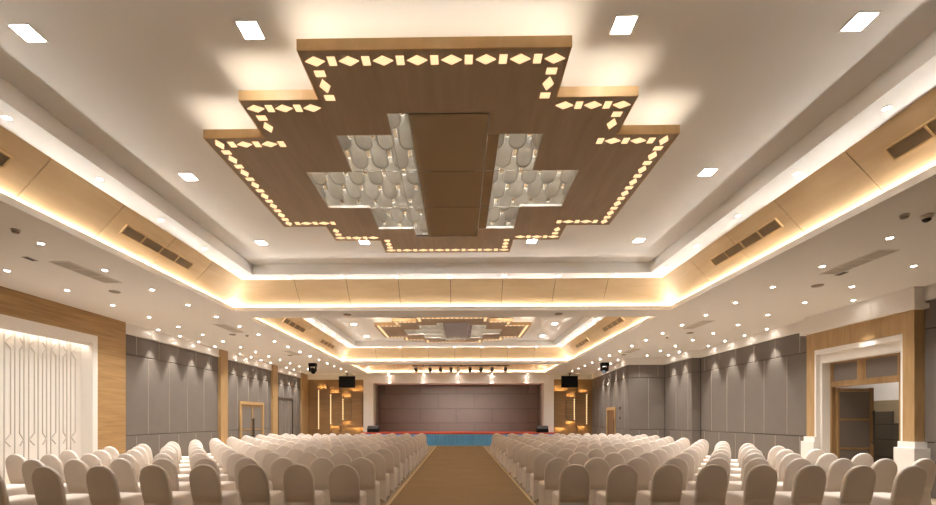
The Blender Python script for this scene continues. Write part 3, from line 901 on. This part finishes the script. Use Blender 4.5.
# stage monitors
def monitor(x, label):
    t = thing('stage_monitor', label, 'speaker', (x, 25.35, SZ))
    m = MB()
    prof = [(-.22,0),(.22,0),(.24,.12),(.14,.33),(-.04,.36),(-.22,.2)]
    w = .32
    m.loft([[(-w, y, z+.006) for y, z in prof], [(w, y, z+.006) for y, z in prof]]); cb = m.build('cabinet', M['black'], t)
    m = MB(); a = Vector((0,-.04,.366)); b = Vector((0,-.22,.206))
    m.slab((-.29,-.232,.214),(.29,-.232,.214),(.29,-.052,.374),(-.29,-.052,.374),(0,-.006,.006)); m.build('grille', M['dark'], cb)
    m = MB(); m.tube((w+.001,0,.16),(w+.012,0,.16),.05,10); m.build('handle', M['dark'], cb)
monitor(-4.95, 'black wedge floor monitor on the left end of the stage')
monitor(4.78, 'black wedge floor monitor on the right end of the stage')

# ------------------------------------------------------------------ televisions beside the stage
def tv(x, label):
    t = thing('television', label, 'television', (x, 25.3, 3.66), 0, 'televisions beside the stage')
    cs = MB().box(-.47,.47,-.03,.04,-.33,.33).build('casing', M['black'], t)
    MB().box(-.45,.45,-.034,-.03,-.31,.31).build('screen', M['tvscreen'], cs)
    m = MB(); m.tube((0,.02,.33),(0,.02,ZL-3.66-.02),.025,10); m.box(-.1,.1,-.06,.1,ZL-3.66-.02,ZL-3.66-.001); m.build('ceiling_mount', M['dark'], t)
tv(-6.46, 'black television hanging from the ceiling left of the stage')
tv(6.33, 'black television hanging from the ceiling right of the stage')

# ------------------------------------------------------------------ moving-head stage lights
def moving_head(x, y, label, gl):
    t = thing('moving_head_light', label, 'stage light', (x, y, ZL))
    MB().box(-.17,.17,-.13,.13,-.15,-.002).build('ceiling_mount', M['black'], t)
    m = MB(); m.box(-.17,-.125,-.07,.07,-.39,-.15); m.box(.125,.17,-.07,.07,-.39,-.15); m.build('yoke', M['black'], t)
    m = MB()
    c = Vector((0,0,-.33)); d = Vector((.35 if x < 0 else -.35, -.55, -.5)).normalized()
    m.tube(c-d*.15, c-d*.05, .07, 14, .122); m.tube(c-d*.05, c+d*.08, .122, 14, .122); m.tube(c+d*.08, c+d*.17, .122, 14, .10); hd = m.build('head', M['black'], t)
    m = MB(); m.tube(c+d*.17, c+d*.178, .085, 14); m.build('lens', gl, hd)
moving_head(-6.88, 20.6, 'black moving head stage light hanging from the left ceiling', M['tvscreen'])
moving_head(6.78, 20.6, 'black moving head stage light hanging from the right ceiling', M['glintglass'])

# ------------------------------------------------------------------ light bar above the stage
LY = 21.9
def Xs(u): return (u-459)*LY/440
bz = EYE + 52.8*LY/440
t = thing('lighting_bar', 'thin dark lighting bar hanging in the coffer before the stage', 'lighting bar', (0, LY, bz))
m = MB(); m.tube((Xs(412),0,0),(Xs(509),0,0),.028,8); m.build('pipe', M['dark'], t)
for u in (423, 461, 499):
    m = MB(); m.tube((Xs(u),0,.02),(Xs(u),0,ZU-bz-.003),.016,8); m.box(Xs(u)-.03,Xs(u)+.03,-.03,.03,-.05,.03); m.build('hanger', M['dark'], t)
def par(u, label, white=False):
    t = thing('spotlight', label, 'stage light', (Xs(u), LY, bz), 0, 'spotlights on the lighting bar')
    m = MB(); m.box(-.012,.012,-.035,.035,-.09,-.029); m.box(-.075,-.06,-.02,.02,-.24,-.08); m.box(.06,.075,-.02,.02,-.24,-.08); m.box(-.075,.075,-.02,.02,-.09,-.075)
    m.build('bracket', M['dark'], t)
    mt = M['lgrille'] if white else M['dark']
    m = MB(); c = Vector((0,0,-.2)); d = Vector((0,.85,-.36)).normalized()
    m.tube(c-d*.13, c-d*.02, .05, 12, .085); m.tube(c-d*.02, c+d*.1, .085, 12, .09); cn = m.build('can', mt, t)
    m = MB(); m.tube(c+d*.1, c+d*.104, .078, 12); m.build('lens', M['tvscreen'], cn)
    l = bpy.data.objects.new('lamp', par_lamp); COL.objects.link(l); l.parent = t
    l.location = c+d*.13; l.rotation_euler = d.to_track_quat('-Z','Y').to_euler()
par_lamp = bpy.data.lights.new('par', 'SPOT'); par_lamp.energy = 80; par_lamp.spot_size = math.radians(46); par_lamp.spot_blend = .8
par_lamp.shadow_soft_size = .05; par_lamp.color = (1,.93,.84)
for k, u in enumerate((416, 430, 440.5, 451, 458, 470, 481, 492, 505.5)):
    par(u, ('pale spotlight in the middle of the lighting bar' if u == 458 else 'dark spotlight on the lighting bar, %s from the left' % ORD[k+1]), u == 458)

# ------------------------------------------------------------------ covered chairs
def rrect(hx, y0, y1, r, z, n=4, zmid=0):
    pts = []
    for cx, cy, a0 in ((hx-r, y1-r, 0), (-hx+r, y1-r, PI/2), (-hx+r, y0+r, PI), (hx-r, y0+r, 1.5*PI)):
        for i in range(n+1):
            a = a0 + PI/2*i/n
            pts.append((cx + r*math.cos(a), cy + r*math.sin(a), z))
    return pts
def make_chair(label, loc, rz):
    t = thing('banquet_chair', label, 'chair', loc, rz, 'white covered banquet chairs')
    # backrest: arched pad leaning back
    out = []
    hw = .213; z0 = .40; zs = .70; zt = .93
    out += [(-hw+.012, z0), (-hw+.004, .5), (-hw, .6)]
    N = 18
    for i in range(N+1):
        a = PI - PI*i/N
        out.append((hw*math.cos(a), zs + (zt-zs)*math.sin(a)**.92 if math.sin(a) > 0 else zs))
    out += [(hw, .6), (hw-.004, .5), (hw-.012, z0)]
    ctr = Vector((0, .66))
    def ring(ins, dy):
        r = []
        for x, z in out:
            v = Vector((x, z)); d = (v-ctr).normalized() if z > .45 else Vector((math.copysign(1, x), 0))
            q = v - d*ins
            if z <= z0: q = Vector((x - math.copysign(ins, x), z0))
            yy = -.215 - (q.y-.42)*.20 + dy
            r.append((q.x, yy, q.y))
        return r
    m = MB()
    m.loft([ring(.024,-.030), ring(.010,-.026), ring(.002,-.015), ring(0,0), ring(.002,.015), ring(.010,.026), ring(.024,.030)])
    m.build('back_cover', M['chair'], t, smooth=True)
    # seat and skirt
    m = MB(); n = 4
    def R(hx, y0, y1, r, z): return rrect(hx, y0, y1, r, z, n)
    bottom = []
    base = R(.222, -.262, .235, .03, .006)
    for x, y, z in base:
        # arcs between the feet
        ax = 1-abs(x)/.222; ay = 1-abs((y+.0135)/.2485)
        bottom.append((x, y, .006 + .05*min(1, max(ax, ay)*2.2)))
    def sub(p):   # extra points along the sides so the hem can arch
        r = []
        for i in range(len(p)):
            a = Vector(p[i]); b = Vector(p[(i+1)%len(p)])
            r.append(tuple(a))
            if i % 5 == 4:
                for k in range(1, 6): r.append(tuple(a.lerp(b, k/6)))
        return r
    rings = [sub(base), sub(R(.212,-.245,.228,.035,.22)), sub(R(.214,-.232,.232,.045,.40)), sub(R(.216,-.226,.236,.05,.445)),
             sub(R(.208,-.218,.228,.05,.468)), sub(R(.185,-.19,.205,.05,.482)), sub(R(.12,-.12,.14,.05,.488))]
    hem = []
    for x, y, z in rings[0]:
        ax = max(0, 1-abs(x)/.21); ay = max(0, 1-abs((y+.0135)/.24))
        hem.append((x*(1-.03*ay), y, .006 + .06*math.sin(PI/2*min(1, max(ax, ay)*1.6))))
    rings[0] = hem
    m.loft(rings, cap0=False)
    m.build('seat_cover', M['chair'], t, smooth=True)
    for sx in (-1, 1):
        for sy in (-.235, .21):
            q = MB(); q.tube((sx*.195, sy, 0), (sx*.193, sy, .10), .013, 8); q.build('foot', M['alu'], t)
    return t
proto = None
nchair = 0
for r in range(13):
    Zr = 6.0 + 1.05*r
    for side, x0, pit, ncol in (('left', -1.575, -.616, 11), ('right', 1.6, .628, 10)):
        for k in range(ncol):
            x = x0 + pit*k
            ax = max(0, abs(x)-3.4)
            if side == 'left': dy = -min(.42, .11*ax) if r else -min(.5, .15*ax); rz = math.radians(-min(7, 2.5*ax) * (1 if r else 1.6))
            else: dy = -min(.2, .07*ax); rz = math.radians(min(3, 1.2*ax))
            if side == 'left' and r == 0 and k >= 3: x -= .05 + .015*(k-3)
            y = Zr + .325 + dy + .0155*x
            if side == 'right' and r >= 12 and k >= 9: continue
            if r == 0 and abs(x)*440/(Zr+dy) > 500: continue
            x += random.uniform(-.015, .015); y += random.uniform(-.02, .02); rz += math.radians(random.uniform(-1.5, 1.5))
            seat = 'aisle seat on the %s' % side if k == 0 else '%s seat %s of the aisle' % (ORD[k+1], side)
            lab = 'white covered banquet chair, %s row from the camera, %s' % (ORD[r+1], seat)
            if proto is None: proto = make_chair(lab, (x,y,0), rz)
            else: dup(proto, (x,y,0), rz, lab)
            nchair += 1
print('chairs', nchair)

# ------------------------------------------------------------------ camera
cam = bpy.data.cameras.new('camera'); co = bpy.data.objects.new('camera', cam); COL.objects.link(co)
F = 440
cam.sensor_fit = 'HORIZONTAL'; cam.sensor_width = 36; cam.lens = 36*F/936
yaw = .0155
co.location = (0, 0, EYE); co.rotation_euler = (PI/2, 0, yaw)
px = 459 - F*math.tan(yaw); py = 418.5
cam.shift_x = (468-px)/936; cam.shift_y = (py-252.5)/936
cam.clip_start = .05; cam.clip_end = 200
S.camera = co
# ------------------------------------------------------------------ world and view
wd = bpy.data.worlds.new('world'); S.world = wd; wd.use_nodes = True
wd.node_tree.nodes['Background'].inputs[0].default_value = (0,0,0,1)
S.view_settings.view_transform = 'Standard'; S.view_settings.look = 'None'
S.view_settings.gamma = 1; S.view_settings.use_curve_mapping = False
S.view_settings.exposure = 1.3
S.cycles.use_denoising = True
S.cycles.max_bounces = 8; S.cycles.diffuse_bounces = 6
S.cycles.sample_clamp_indirect = 6
